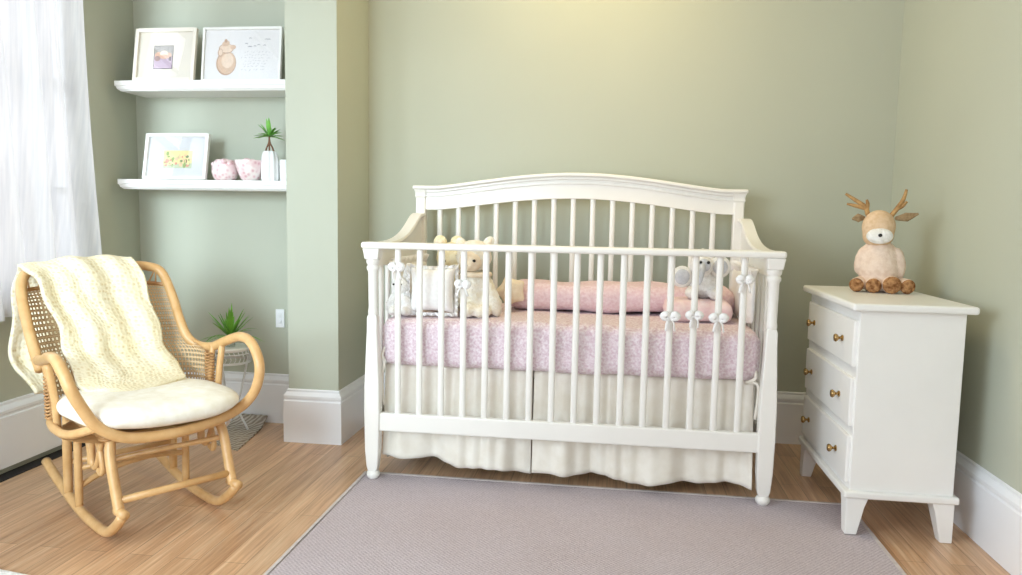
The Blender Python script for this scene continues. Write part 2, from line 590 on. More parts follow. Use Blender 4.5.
# ------------------------------------------------------------------ sheer curtain on a rod
t = thing('window_curtain', 'white sheer gathered curtain hanging over the bright window', 'curtain', (XL + .1, 2.0, 0.62))
b = MB()
def curt(u, v):
    z = 0.60 + (2.34 - 0.60) * v
    yr = 2.852 - 0.060 * (z - .78)             # right-hand edge leans outward lower down
    y = 1.15 + (yr - 1.15) * u
    a = 0.026 + 0.012 * (1 - v)
    x = XL + 0.095 + a * math.sin(u * 78 + 0.6 * math.sin(v * 3)) + 0.010 * math.sin(u * 31 + v * 2)
    return (x, y + 0.006 * math.sin(u * 60 + v * 5), z)
b.grid(curt, 260, 24)
b.build('curtain_cloth', SHEER, t, smooth=180)
b = MB(); b.tube([(XL + .095, 1.0, 2.36), (XL + .095, 3.06, 2.36)], 0.012, 12)
for y in (1.02, 3.04):
    b.ell((XL + .095, y, 2.36), 0.02)
    b.tube([(XL, y, 2.36), (XL + .095, y, 2.36)], 0.007, 8)
b.build('curtain_rod', WHITE, t)

# ------------------------------------------------------------------ cot
XCL, XCR, YC, YH = -0.872, 0.541, 2.615, 3.285
crib = thing('baby_crib', 'white wooden slatted baby crib with an arched headboard against the green wall', 'crib', (-0.165, 2.95, 0))
sgn = lambda x: 1 if x > -0.165 else -1
def sq(cx, cy, z, hx, hy):
    return [(cx - hx, cy - hy, z), (cx + hx, cy - hy, z), (cx + hx, cy + hy, z), (cx - hx, cy + hy, z)]
def foot(p, x, y):
    f = MB()
    f.lathe([(.014, .036), (.015, .031), (.022, .026), (.0255, .017), (.023, .007), (.017, .0)], (x, y, 0.0065 if y < 2.66 else 0.0005), 22)
    f.build('foot', WHITE_WARM, p)
for x in (XCL, XCR):
    p = MB()
    p.sections([sq(x, YC, z, hx, hy) for z, hx, hy in ((.036, .017, .015), (.056, .022, .018), (.12, .0265, .021), (.25, .0285, .022), (.36, .0280, .022),
               (.47, .0235, .021), (.56, .0195, .0195), (.615, .0190, .019), (.628, .0150, .015))])
    post = p.build('front_post', WHITE_WARM, crib, smooth=50, bevel=.004)
    s = MB()
    s.lathe([(.015, .622), (.0185, .63), (.0185, .64), (.0165, .65), (.0175, .72), (.0185, .785), (.0235, .793), (.0235, .802), (.0195, .808), (.0245, .815), (.0255, .826), (.021, .833)], (x, YC, 0), 24)
    s.build('turned_shaft', WHITE_WARM, post)
    c = MB()
    c.sections([sq(x, YC, z, h, h) for z, h in ((.830, .025), (.838, .0262), (.855, .0285), (.869, .031))])
    c.build('post_capital', WHITE_WARM, post, smooth=30, bevel=.003)
    foot(post, x, YC)
XHL, XHR = -0.868, 0.518
for x in (XHL, XHR):
    p = MB(); p.box(x - .022, x + .022, YH - .022, YH + .022, .034, 1.108)
    post = p.build('back_post', WHITE_WARM, crib, smooth=0, bevel=.005)
    c = MB()
    c.sections([sq(x, YH, z, h, h) for z, h in ((1.068, .0225), (1.076, .025), (1.082, .0235), (1.094, .025), (1.106, .029))])
    c.build('post_capital', WHITE_WARM, post, smooth=30, bevel=.002)
    foot(post, x, YH)
# front rails
RECT = lambda w, h: [(-w, -h), (w, -h), (w, h), (-w, h)]
b = MB(); b.box(XCL - .037, XCR + .033, YC - .034, YC + .030, .869, .893)
b.build('top_rail', WHITE_WARM, crib, smooth=0, bevel=.009, bseg=3)
b = MB(); b.box(XCL + .01, XCR - .01, YC - .014, YC + .014, .191, .260)
b.build('bottom_rail', WHITE_WARM, crib, smooth=0, bevel=.006)
b = MB(); b.box(XHL + .01, XHR - .01, YH - .014, YH + .014, .191, .26)
b.build('bottom_rail', WHITE_WARM, crib, smooth=0, bevel=.006)
def slat(x, y, z0, z1, rx=.0118, ry=.009):
    m_ = MB()
    m_.sections([[(x + rx * k * math.cos(a * PI / 8), y + ry * k * math.sin(a * PI / 8), z) for a in range(16)]
                 for z, k in ((z0, 1), (.5 * z0 + .5 * z1, 1.0), (z1, 1))])
    return m_.build('slat', WHITE_WARM, crib, smooth=60)
s0 = slat(-0.778, YC, .25, .875)
SX = [-0.778 + i * (1.221 / 15) for i in range(16)]
for x in SX[1:]:
    dup_part(s0, x - SX[0])
# headboard
def shape(x):
    s = abs(x + .170) / .66
    return max(0.0, math.cos(PI / 2 * min(s / .95, 1))) ** 1.25
top = lambda x: 1.123 + .063 * shape(x)
bot = lambda x: 1.016 + .058 * shape(x)
xs = [-0.175 + .679 * (i / 32 - 1) for i in range(65)]
xcap = [-0.175 + .728 * (i / 32 - 1) for i in range(65)]
def strip(f0, f1, y0, y1, xs=xs):
    q = MB()
    q.sections([[(x, y0, f0(x)), (x, y1, f0(x)), (x, y1, f1(x)), (x, y0, f1(x))] for x in xs])
    return q
crest = strip(bot, lambda x: top(x) - .012, YH - .014, YH + .014).build('headboard_crest', WHITE_WARM, crib, smooth=40, bevel=.002)
strip(lambda x: top(x) - .017, top, YH - .036, YH + .030, xcap).build('crest_cap', WHITE_WARM, crest, smooth=40, bevel=.006)
strip(lambda x: top(x) - .030, lambda x: top(x) - .016, YH - .024, YH - .012).build('crest_bead', WHITE_WARM, crest, smooth=40, bevel=.004)
strip(lambda x: top(x) - .050, lambda x: top(x) - .040, YH - .020, YH - .012).build('crest_bead', WHITE_WARM, crest, smooth=40, bevel=.003)
BX = [-0.783 + i * (1.198 / 14) for i in range(15)]
for x in BX:
    slat(x, YH, .25, bot(x) + .012)
# end panels
prof = [(2.64, .876), (2.80, .877), (2.88, .882), (2.95, .891), (3.02, .907), (3.08, .928), (3.13, .950), (3.17, .969), (3.20, .980), (3.23, .986), (3.266, .988)]
for x in (XCL, XCR):
    sg = sgn(x)
    e = MB()
    poly = prof + [(3.266, .80), (2.64, .80)]
    e.prism(poly, x - .011, x + .011, lambda p, t_: (t_, p[0], p[1]))
    side = e.build('end_panel', WHITE_WARM, crib, smooth=40, bevel=.003)
    c = MB()
    c.tube([(x, y, z) for y, z in prof], 1.0, prof=[(-.022, -.004), (.022, -.004), (.026, .004), (.022, .013), (-.022, .013), (-.026, .004)], up=(0, 0, 1), smooth=3)
    c.build('panel_cap', WHITE_WARM, side, smooth=40)
    for i in range(7):
        y = 2.71 + i * .082
        m_ = MB(); m_.box(x - .008, x + .008, y - .011, y + .011, .25, .81)
        m_.build('end_slat', WHITE_WARM, crib, smooth=0, bevel=.004)
    m_ = MB(); m_.box(x - .013, x + .013, YC + .02, YH - .02, .191, .26)
    m_.build('end_rail', WHITE_WARM, crib, smooth=0, bevel=.005)
b = MB(); b.box(XCL + .014, XCR - .014, 2.715, 3.262, .395, .428)
b.build('mattress_support', WHITE_WARM, crib, smooth=0, bevel=.004)

# mattress, rounded slab
def rbox(x0, x1, y0, y1, z0, z1, r, sag=0.0, seed=0, nx=60, nz=6):
    """rounded, slightly lumpy block lofted along x"""
    m_ = MB()
    secs = []
    for i in range(nx + 1):
        u = i / nx
        x = x0 + (x1 - x0) * u
        e = min(u, 1 - u) * (x1 - x0)
        k = r - math.sqrt(max(0, r * r - (r - min(e, r)) ** 2))
        ring = []
        for cy, cz, a0 in ((y1 - r, z1 - r, 0), (y0 + r, z1 - r, 90), (y0 + r, z0 + r, 180), (y1 - r, z0 + r, 270)):
            for j in range(nz + 1):
                a = math.radians(a0 + 90 * j / nz)
                rr = max(r - k, .001)
                dx, dz = math.cos(a) * rr, math.sin(a) * rr
                y, z = cy + dx, cz + dz
                w = noise.noise(Vector((x * 7 + seed, y * 7, z * 9))) * sag
                ring.append((x, y + w, z + w))
        secs.append(ring)
    m_.sections(secs)
    return m_
o = rbox(-.856, .520, 2.642, 3.255, .430, .610, .038, .007, 1).build('crib_mattress', PINK, smooth=180, loc=(-.165, 2.95, .43))
tag(o, 'pink floral quilted mattress lying inside the white crib', 'mattress')
o = rbox(-.43, .485, 2.965, 3.20, .613, .726, .05, .010, 5).build('bolster_pillow', PINK2, smooth=180, loc=(.03, 3.13, .613))
tag(o, 'long pink quilted bolster along the back of the crib mattress', 'pillow')

# bed skirt: two gathered front panels and two side panels
sk = thing('bed_skirt', 'cream gathered linen bed skirt hanging below the pink crib mattress', 'bed skirt', (-.165, 2.95, 0))
def panel(x0, x1, ph, hem):
    q = MB()
    def f(u, v):
        x = x0 + (x1 - x0) * u
        zb = hem(u) + .005 * math.sin(x * 27 + ph)
        z = zb + (.4285 - zb) * v
        k = 1 - v
        fine = .0085 * math.sin(x * 92 + ph + 1.8 * math.sin(x * 13)) * (.30 + .70 * v)
        big = (.022 * math.sin(x * 17 + ph) + .012 * math.sin(x * 37 + ph * 2)) * k
        return (x, 2.690 - .03 * k + fine * (0.7 + k) + big, z)
    q.grid(f, 220, 24)
    return q
panel(-.846, -.285, 0.4, lambda u: .085 - .045 * u).build('front_panel', LINEN, sk, smooth=180, solid=.003)
panel(-.278, .505, 2.1, lambda u: .046 + .008 * math.sin(u * 9)).build('front_panel', LINEN, sk, smooth=180, solid=.003)
for x in (-.846, .506):
    q = MB()
    q.grid(lambda u, v: (x + .010 * math.sin(u * 34) * (1 - v), 2.70 + .53 * u, .06 + .365 * v), 60, 10)
    q.build('side_panel', LINEN, sk, smooth=180, solid=.003)

# bumper pads at both ends, frilled
def frill_pad(name, label, x, y0, y1, z0, z1, th):
    tt = thing(name, label, 'bumper', (x, (y0 + y1) / 2, z0))
    q = MB()
    def f(u, v):
        a = u * 2 * PI
        return None
    sec = []
    for i in range(31):
        u = i / 30
        y = y0 + (y1 - y0) * u
        w = math.sin(PI * u) ** .35
        ring = []
        for k in range(20):
            a = 2 * PI * k / 20
            zz = (z0 + z1) / 2 + (z1 - z0) / 2 * math.copysign(abs(math.sin(a)) ** .5, math.sin(a)) * (0.75 + .25 * w)
            xx = x + th * w * math.cos(a) + .006 * noise.noise(Vector((y * 20, zz * 20, x)))
            ring.append((xx, y, zz))
        sec.append(ring)
    q.sections(sec)
    pad = q.build('pad', FRILL, tt, smooth=180)
    q = MB()
    def fr(u, v):
        y = y0 + (y1 - y0) * u
        return (x + .014 * math.sin(y * 190) * (.3 + v), y, z1 - .012 + .035 * v + .005 * math.sin(y * 90))
    q.grid(fr, 90, 3)
    q.build('frill', FRILL, tt, smooth=180, solid=.002)
    return tt
frill_pad('crib_bumper', 'white frilled bumper pad tied inside the left end of the crib', XCL + .048, 2.70, 3.20, .615, .80, .020)
frill_pad('crib_bumper', 'white frilled bumper pad tied inside the right end of the crib', XCR - .048, 2.70, 3.20, .615, .80, .020)

# ribbon bows on slats
def bow(x, z, label, s=1.0, seed=0):
    rr = random.Random(seed)
    y = YC
    tt = thing('ribbon_bow', label, 'bow', (x, y, z), group='white ties on the crib front')
    q = MB()
    q.tube([(x + .0165 * math.cos(a * PI / 6), y + .0135 * math.sin(a * PI / 6), z) for a in range(12)], .0075 * s, 8, closed=True, flat=1.7)
    q.build('band', FRILL, tt, smooth=180)
    for sg in (-1, 1):
        q = MB()
        q.tube([(x, y - .018, z), (x + sg * .014 * s, y - .026, z + .014 * s), (x + sg * .028 * s, y - .022, z + .006 * s), (x + sg * .018 * s, y - .022, z - .006), (x, y - .018, z)], [.004, .0075, .008, .006, .004], 8, smooth=5, flat=1.5)
        q.build('loop', FRILL, tt, smooth=180)
        q = MB()
        q.tube([(x, y - .018, z), (x + sg * .012, y - .024, z - .018 * s), (x + sg * (.012 + .008 * rr.random()), y - .020, z - .048 * s)], [.004, .005, .006], 6, smooth=5, flat=.5)
        q.build('tail', FRILL, tt, smooth=180)
bow(SX[0], .800, 'white ribbon bow high on the first slat beside the left post', .85, 1)
bow(SX[3], .745, 'white ribbon bow round the fourth slat from the left post, before the lamb', .8, 2)
bow(SX[12], .655, 'white ribbon bow round the fourth slat from the right post', .95, 3)
bow(SX[13], .662, 'white ribbon bow round the third slat from the right post', .8, 4)
bow(SX[14], .655, 'white ribbon bow round the second slat from the right post', .9, 5)
bow(SX[15], .790, 'white ribbon bow high on the last slat beside the right post', .8, 6)
# loose mattress ties beside the posts
for x, lab, pts in ((-.842, 'thin cream tie dangling from the mattress corner by the left post', [(-.84, 2.662, .50), (-.846, 2.640, .47), (-.838, 2.640, .44), (-.848, 2.642, .38), (-.842, 2.645, .28)]),
                    (.512, 'thin grey tie dangling from the mattress corner by the right post', [(.505, 2.66, .47), (.500, 2.640, .445), (.470, 2.640, .428), (.512, 2.640, .42), (.508, 2.642, .30)])):
    q = MB(); q.tube(pts, .006, 6, smooth=6, flat=.6)
    tag(q.build('mattress_tie', LINEN, smooth=180, loc=pts[-1]), lab, 'tie')

# ------------------------------------------------------------------ plush toys in the cot
def lump(parts):
    q = MB()
    for p in parts:
        q.ell(*p)
    return q
# frilled square cushion leaning behind the left slats
t = thing('frilled_cushion', 'white square cushion with a frilled edge leaning behind the left crib slats', 'cushion', (-.676, 2.715, .613), (-.10, 0, 0.05))
q = MB()
CW = .088
def pil(u, v):
    a, b_ = u * 2 - 1, v * 2 - 1
    pin = 1 - .10 * (1 - a * a) * b_ * b_ - .10 * (1 - b_ * b_) * a * a * 0
    return (CW * a * (1 - .10 * (1 - b_ * b_)), -.036 * ((1 - a ** 4) * (1 - b_ ** 4)) ** .5, CW + .012 + CW * b_ * (1 - .12 * (1 - a * a)))
q.grid(pil, 24, 24)
q.grid(lambda u, v: (lambda p: (p[0], -p[1], p[2]))(pil(u, v)), 24, 24)
q.build('cushion_body', FRILL, t, world=False, smooth=180)
q = MB()
def ruff(u, v):
    a = u * 4
    k, f = int(a) % 4, a - int(a)
    if u >= 1: k, f = 3, 1.0
    s = f * 2 - 1
    e = CW - .002 + .013 * v
    dx, dz = ((s * e, -e), (e, s * e), (-s * e, e), (-e, -s * e))[k]
    dz += -.010 * (1 - s * s) if k == 2 else 0
    return (dx, .012 * math.sin(u * 2 * PI * 30) * v, CW + .012 + dz)
q.grid(ruff, 240, 3)
q.build('frill', FRILL, t, world=False, smooth=180, solid=.002)

# teddy bear between cushion and lamb
t = thing('teddy_bear', 'buttery cream teddy bear sitting between the frilled cushion and the lamb', 'soft toy', (-.625, 2.93, .612))
q = lump([((-.625, 2.93, .70), (.085, .075, .09)), ((-.640, 2.90, .825), (.068, .062, .062)), ((-.66, 2.862, .805), (.034, .032, .028)),
          ((-.70, 2.87, .70), (.032, .032, .07), (.3, .3, 0)), ((-.56, 2.87, .69), (.032, .032, .065), (.3, -.3, 0)),
          ((-.68, 2.85, .640), (.036, .07, .034)), ((-.575, 2.85, .640), (.036, .07, .034))])
body = q.build('body', TEDDY, t, remesh=.006, relax=6, fuzz=.004)
for x in (-.695, -.625):
    q = lump([((x, 2.91, .884), (.028, .016, .028))]); ear = q.build('ear', TEDDY, t, smooth=180)
    q = lump([((x, 2.898, .884), (.017, .010, .017))]); q.build('inner_ear', PEACH, ear, smooth=180)
q = lump([((-.608, 2.838, .835), .006)]); q.build('eye', BLACK, t, smooth=180)
q = lump([((-.668, 2.838, .835), .006)]); q.build('eye', BLACK, t, smooth=180)
q = lump([((-.663, 2.828, .812), (.010, .007, .007))]); q.build('nose', BLACK, t, smooth=180)

t.location = (-.632, 2.975, .612)

# lamb with peach face
t = thing('plush_lamb', 'cream plush lamb with a peach face and beaded eyes behind the crib slats', 'soft toy', (-.525, 2.80, .612))
q = lump([((-.522, 2.80, .700), (.068, .055, .085)), ((-.51, 2.80, .66), (.078, .055, .05)), ((-.47, 2.77, .69), (.030, .028, .085), (0, -.35, 0)),
          ((-.575, 2.765, .70), (.026, .026, .075), (0, .30, 0)), ((-.535, 2.735, .64), (.03, .045, .028)), ((-.49, 2.735, .636), (.03, .045, .028))])
q.build('body', LAMBWOOL, t, remesh=.006, relax=5, fuzz=.006)
q = lump([((-.530, 2.79, .835), (.062, .055, .058)), ((-.53, 2.80, .862), (.055, .045, .040))])
hd = q.build('hood', LAMBWOOL, t, remesh=.006, relax=4, fuzz=.005)
q = lump([((-.535, 2.752, .822), (.040, .028, .040)), ((-.543, 2.730, .806), (.022, .016, .016))])
fc = q.build('face', PEACH, t, remesh=.004, relax=4)
for x in (-.552, -.518):
    q = lump([((x, 2.722, .826), .0055)]); q.build('eye', BLACK, t, smooth=180)
q = lump([((-.546, 2.714, .809), (.007, .005, .005))]); q.build('nose', BLACK, t, smooth=180)
q = MB(); q.tube([(-.527 + .052 * math.cos(a * PI / 8), 2.785 + .045 * math.sin(a * PI / 8), .772) for a in range(16)], .010, 8, closed=True)
q.build('collar', PEACH, t, smooth=180)
for x, z, rot in ((-.482, .892, .5), (-.575, .885, -.4)):
    q = lump([((x, 2.80, z), (.018, .012, .026), (0, rot, 0))]); ear = q.build('ear', LAMBWOOL, t, smooth=180)
    q = lump([((x, 2.791, z), (.011, .007, .018), (0, rot, 0))]); q.build('inner_ear', PEACH, ear, smooth=180)

t.scale = (1.13, 1.0, 1.0)

# pointed beige cushion beside the lamb
q = MB()
pts = []
for k in range(10):
    a = PI / 2 + k * PI / 5 + .35
    r = .085 if k % 2 == 0 else .045
    pts.append((r * math.cos(a), r * math.sin(a)))
secs = []
for th, sc in ((-.026, .35), (-.022, .75), (0, 1.0), (.022, .75), (.026, .35)):
    secs.append([(-.405 + x * sc, 2.94 + th, .695 + z * sc) for x, z in pts])
q.sections(secs)
o = q.build('star_cushion', PEACH, smooth=180, subsurf=2, loc=(-.405, 2.94, .615))
tag(o, 'small beige star-shaped plush cushion propped right of the lamb', 'cushion')

# small white bunny against the left end
t = thing('plush_bunny', 'small white plush bunny slumped beside the left crib post', 'soft toy', (-.775, 2.75, .612))
q = lump([((-.775, 2.76, .66), (.045, .045, .05)), ((-.782, 2.74, .725), (.036, .034, .034)), ((-.81, 2.725, .665), (.018, .02, .045), (.2, .5, 0)), ((-.742, 2.725, .655), (.018, .02, .042), (.2, -.5, 0)),
          ((-.80, 2.71, .632), (.02, .035, .018)), ((-.75, 2.71, .632), (.02, .035, .018))])
q.build('body', WHITEPLUSH, t, remesh=.005, relax=4, fuzz=.004)
for sg in (-1, 1):
    q = lump([((-.782 + sg * .022, 2.75, .775), (.012, .008, .038), (0, sg * .35, 0))]); q.build('ear', WHITEPLUSH, t, smooth=180)
    q = lump([((-.784 + sg * .014, 2.706, .732), .004)]); q.build('eye', BLACK, t, smooth=180)
t.location = (-.795, 2.735, .612)

# pale pink cushion and the grey-eared plush at the right end
o = rbox(.195, .445, 2.80, 2.99, .613, .690, .035, .008, 9, 30).build('small_cushion', PINK3, smooth=180, loc=(.32, 2.89, .613))
tag(o, 'small pale pink cushion lying near the right end of the crib', 'cushion')
t = thing('plush_elephant', 'white and grey plush elephant with round ears on the pale pink cushion', 'soft toy', (.34, 2.90, .69))
q = lump([((.345, 2.92, .742), (.058, .05, .052)), ((.330, 2.885, .808), (.040, .038, .038)), ((.335, 2.90, .845), (.020, .020, .022)), ((.300, 2.87, .715), (.022, .04, .022)), ((.375, 2.87, .715), (.022, .04, .022))])
q.build('body', WHITEPLUSH, t, remesh=.005, relax=4, fuzz=.005)
q = MB(); q.tube([(.328, 2.85, .808), (.324, 2.832, .79), (.320, 2.825, .765), (.314, 2.825, .748)], [.016, .013, .010, .008], 12, smooth=4)
q.build('trunk', GREYPLUSH, t, smooth=180)
for x, z in ((.268, .768), (.392, .805)):
    q = lump([((x, 2.89, z), (.036, .013, .038))]); ear = q.build('ear', WHITEPLUSH, t, smooth=180)
    q = lump([((x, 2.881, z), (.025, .009, .027))]); q.build('inner_ear', GREYPLUSH, ear, smooth=180)
q = lump([((.335, 2.850, .812), (.022, .008, .022))]); q.build('face_patch', GREYPLUSH, t, smooth=180)
for x in (.322, .348):
    q = lump([((x, 2.842, .822), .0055)]); q.build('eye', BLACK, t, smooth=180)

t.scale = (1.12, 1.1, 1.1)

# ------------------------------------------------------------------ dresser
dr = thing('dresser', 'white painted three-drawer chest with brass knobs against the right wall', 'dresser', (.91, 2.7, 0))
DX0, DX1, DY0, DY1 = .760, 1.068, 2.405, 2.985
b = MB(); b.box(DX0, DX1, DY0, DY1, .150, .724)
b.build('carcass', WHITE, dr, smooth=0, bevel=.003)
b = MB(); b.box(DX0 - .030, DX1 + .024, DY0 - .028, DY1 + .018, .724, .748)
b.build('top', WHITE, dr, smooth=0, bevel=.008, bseg=3)
b = MB(); b.box(DX0 - .018, DX1 + .014, DY0 - .016, DY1 + .010, .128, .152)
b.build('plinth', WHITE, dr, smooth=0, bevel=.007, bseg=3)
for z0, z1 in ((.543, .690), (.353, .508), (.172, .322)):
    d = MB(); d.box(DX0 - .012, DX0 + .01, DY0 + .012, DY1 - .02, z0, z1)
    dw = d.build('drawer', WHITE, dr, smooth=0, bevel=.004)
    for y in (2.525, 2.872):
        k = MB()
        Mx = Matrix.Rotation(-PI / 2, 3, 'Y')
        k.lathe([(.010, 0), (.010, .003), (.0045, .006), (.0045, .012), (.011, .017), (.0135, .022), (.011, .027), (.004, .029)], (DX0 - .012, y, (z0 + z1) / 2 + .002), 18, Mx)
        k.build('knob', BRASS, dw, smooth=60)
for fx, sx in ((DX0 - .008, 1), (DX1 + .004, -1)):
    for fy, sy in ((DY0 - .006, 1), (DY1, -1)):
        secs = []
        for z, w in ((.128, .066), (.10, .056), (.0, .036)):
            zz = z if z else (.008 if (fx < .8 and fy < 2.6) else .001)
            secs.append([(fx, fy, zz), (fx + sx * w, fy, zz), (fx + sx * w, fy + sy * w, zz), (fx, fy + sy * w, zz)])
        b = MB(); b.sections(secs)
        b.build('leg', WHITE, dr, smooth=0, bevel=.003)

# ------------------------------------------------------------------ plush deer on the dresser
dp = thing('plush_deer', 'fawn plush deer with antlers sitting on top of the white dresser', 'soft toy', (.938, 2.82, .748), (0, 0, math.radians(-17)))
def L(name, parts, mat, par=dp, **kw):
    return lump(parts).build(name, mat, par, world=False, **kw)
L('body', [((.006, 0, .085), (.070, .066, .088)), ((.002, 0, .13), (.060, .055, .060)), ((.008, -.002, .03), (.070, .066, .034)),
           ((-.058, -.008, .11), (.018, .024, .050), (0, .15, 0)), ((.070, -.008, .105), (.020, .026, .056), (0, -.15, 0))], OATMEAL, remesh=.006, relax=6, fuzz=.003)
L('head', [((-.004, -.012, .232), (.056, .053, .060)), ((-.004, -.012, .200), (.052, .053, .042))], FAWN, remesh=.006, relax=5, fuzz=.002)
L('muzzle', [((0, -.058, .200), (.043, .022, .028))], WHITEPLUSH, smooth=180)
L('nose', [((.001, -.081, .203), (.0065, .005, .006))], BLACK, smooth=180)
for x, y, r, fw in ((-.064, -.068, .0255, 0), (-.010, -.080, .0265, 0), (.048, -.080, .0315, 0), (.098, -.060, .0265, .35)):
    q = MB()
    a = Vector((x * .75, -.01, .035)); e = Vector((x, y, r * .98))
    q.tube([a, a.lerp(e, .5), e.lerp(a, .12), e], [r * .8, r * .9, r, r * .93], 18, smooth=3)
    leg = q.build('leg', OATMEAL, dp, world=False, smooth=180)
    q = MB()
    d = (e - a).normalized()
    Mz = d.to_track_quat('Z', 'Y').to_matrix()
    q.lathe([(r * .95, -.004), (r * .97, .002), (r * .8, .007), (r * .4, .009), (.001, .0095)], e, 20, Mz)
    q.build('sole', SOLE, leg, world=False, smooth=180)
def antler(pts, br):
    q = MB()
    q.tube(pts, [.0085, .0078, .0068, .0045], 8, smooth=5)
    for p in br:
        q.tube(p, [.0072, .0065, .004], 8, smooth=5)
    return q
antler([(-.040, -.01, .272), (-.052, -.012, .302), (-.085, -.014, .326), (-.118, -.016, .348)],
       [[(-.050, -.012, .296), (-.085, -.014, .306), (-.112, -.016, .312)], [(-.046, -.012, .290), (-.044, -.012, .312), (-.048, -.012, .328)]]).build('antler', ANTLER, dp, world=False, smooth=180)
antler([(.034, -.01, .272), (.052, -.012, .300), (.068, -.014, .330), (.076, -.016, .364)],
       [[(.050, -.012, .296), (.066, -.014, .306), (.080, -.016, .322)]]).build('antler', ANTLER, dp, world=False, smooth=180)
for pts in ([(-.050, -.008, .262), (-.072, -.012, .262), (-.092, -.016, .258)], [(.046, -.008, .262), (.082, -.012, .268), (.118, -.016, .280)]):
    q = MB()
    q.tube(pts, [.006, .016, .003], 12, smooth=6, flat=.45, up=(0, 1, 0))
    q.build('ear', LEAFEAR, dp, world=False, smooth=180)

# ------------------------------------------------------------------ wall shelves
SPROF = [(0, 0), (0, .040), (.205, .040), (.205, .022), (.201, .020), (.198, .008), (.191, .003), (.189, 0)]
def shelf(z, label):
    q = MB()
    y_w = YN
    q.sections([[(x, y_w - d, z - .043 + h * 1.07) for d, h in pr_] for x, pr_ in
                ((-2.17, SPROF),)] +
               [[(-1.382, y_w - d, z - .043 + h * 1.07) for d, h in SPROF]])
    # returned moulding at the left end
    q.sections([[(-2.200 + ins, y_w, z - .043 + h * 1.07), (-2.200 + ins, y_w - .205 + ins, z - .043 + h * 1.07), (-2.17, y_w - .205 + ins, z - .043 + h * 1.07), (-2.17, y_w, z - .043 + h * 1.07)]
                for ins, h in ((.016, 0), (.014, .003), (.007, .008), (.004, .018), (0, .020), (0, .040))])
    o = q.build('wall_shelf', WHITE, smooth=30, loc=(-1.77, YN, z - .043))
    return tag(o, label, 'shelf', 'white ledge shelves in the niche')
SZ1, SZ2 = 1.556, 1.128
shelf(SZ1, 'upper white picture ledge in the niche, holding two frames')
shelf(SZ2, 'lower white picture ledge in the niche, holding pots and a plant')

def flat(q, pts, d, mi):
    q.quad([(x, d, z) for x, z in pts], mi)
def disc(q, cx, cz, rx, rz, d, mi, n=22, rot=0):
    c, s = math.cos(rot), math.sin(rot)
    q.quad([(cx + c * rx * math.cos(2 * PI * k / n) - s * rz * math.sin(2 * PI * k / n), d, cz + s * rx * math.cos(2 * PI * k / n) + c * rz * math.sin(2 * PI * k / n)) for k in range(n)], mi)
def col(name, c):
    return plain(name, c, 0.75, .06, 90)

def picture(name, label, loc, w, h, fw, lean, yawz, fmat, mmat, art_fn, art_mats, opening=None):
    t = thing(name, label, 'picture', loc, (-lean, 0, yawz), 'framed pictures on the ledges')
    d = .018
    q = MB()
    q.box(0, fw, -d, 0, 0, h); q.box(w - fw, w, -d, 0, 0, h)
    q.box(fw, w - fw, -d, 0, 0, fw); q.box(fw, w - fw, -d, 0, h - fw, h)
    q.box(fw * .5, w - fw * .5, -.003, 0, fw * .5, h - fw * .5)
    q.build('frame', fmat, t, world=False, smooth=0, bevel=.0015)
    q = MB(); q.quad([(fw, -.006, fw), (w - fw, -.006, fw), (w - fw, -.006, h - fw), (fw, -.006, h - fw)])
    q.build('mount', mmat, t, world=False, smooth=0)
    q = MB(); art_fn(q)
    q.build('art', art_mats, t, world=False, smooth=0)
    q = MB(); q.box(fw, w - fw, -.0125, -.0115, fw, h - fw)
    q.build('pane', GLASS, t, world=False, smooth=0)
    return t

A = [col('art_lilac', (198, 176, 196)), col('art_grey_sky', (176, 172, 168)), col('art_skin', (226, 184, 160)), col('art_cream', (240, 224, 206)),
     col('art_dark', (96, 86, 92)), col('art_shadow', (168, 136, 132))]
def art1(q):
    x0, x1, z0, z1 = .092, .178, .060, .160
    flat(q, [(x0 - .003, z0 - .003), (x1 + .003, z0 - .003), (x1 + .003, z1 + .003), (x0 - .003, z1 + .003)], -.0066, 4)
    flat(q, [(x0, z0), (x1, z0), (x1, z1), (x0, z1)], -.0070, 1)
    flat(q, [(x0, z0), (x1, z0), (x1, z0 + .05), (x0, z0 + .055)], -.0073, 0)
    disc(q, .112, .118, .018, .016, -.0076, 2); disc(q, .138, .124, .020, .016, -.0077, 3); disc(q, .160, .118, .014, .013, -.0076, 2)
    disc(q, .108, .104, .014, .012, -.0079, 5); disc(q, .140, .112, .022, .010, -.0080, 2); disc(q, .168, .102, .006, .010, -.0081, 4)
picture('picture_frame', 'cream square frame with a wide mount around a small blurred baby photo', (-2.135, 3.105, SZ1), .290, .238, .016, .17, 0, FRAMEC, FRAMEC, art1, A)
B2 = [col('art_bear_tan', (222, 190, 162)), col('art_bear_light', (236, 212, 190)), col('art_bear_shade', (196, 160, 134)), col('art_pencil_grey', (188, 186, 190)), col('art_ink', (140, 138, 146))]
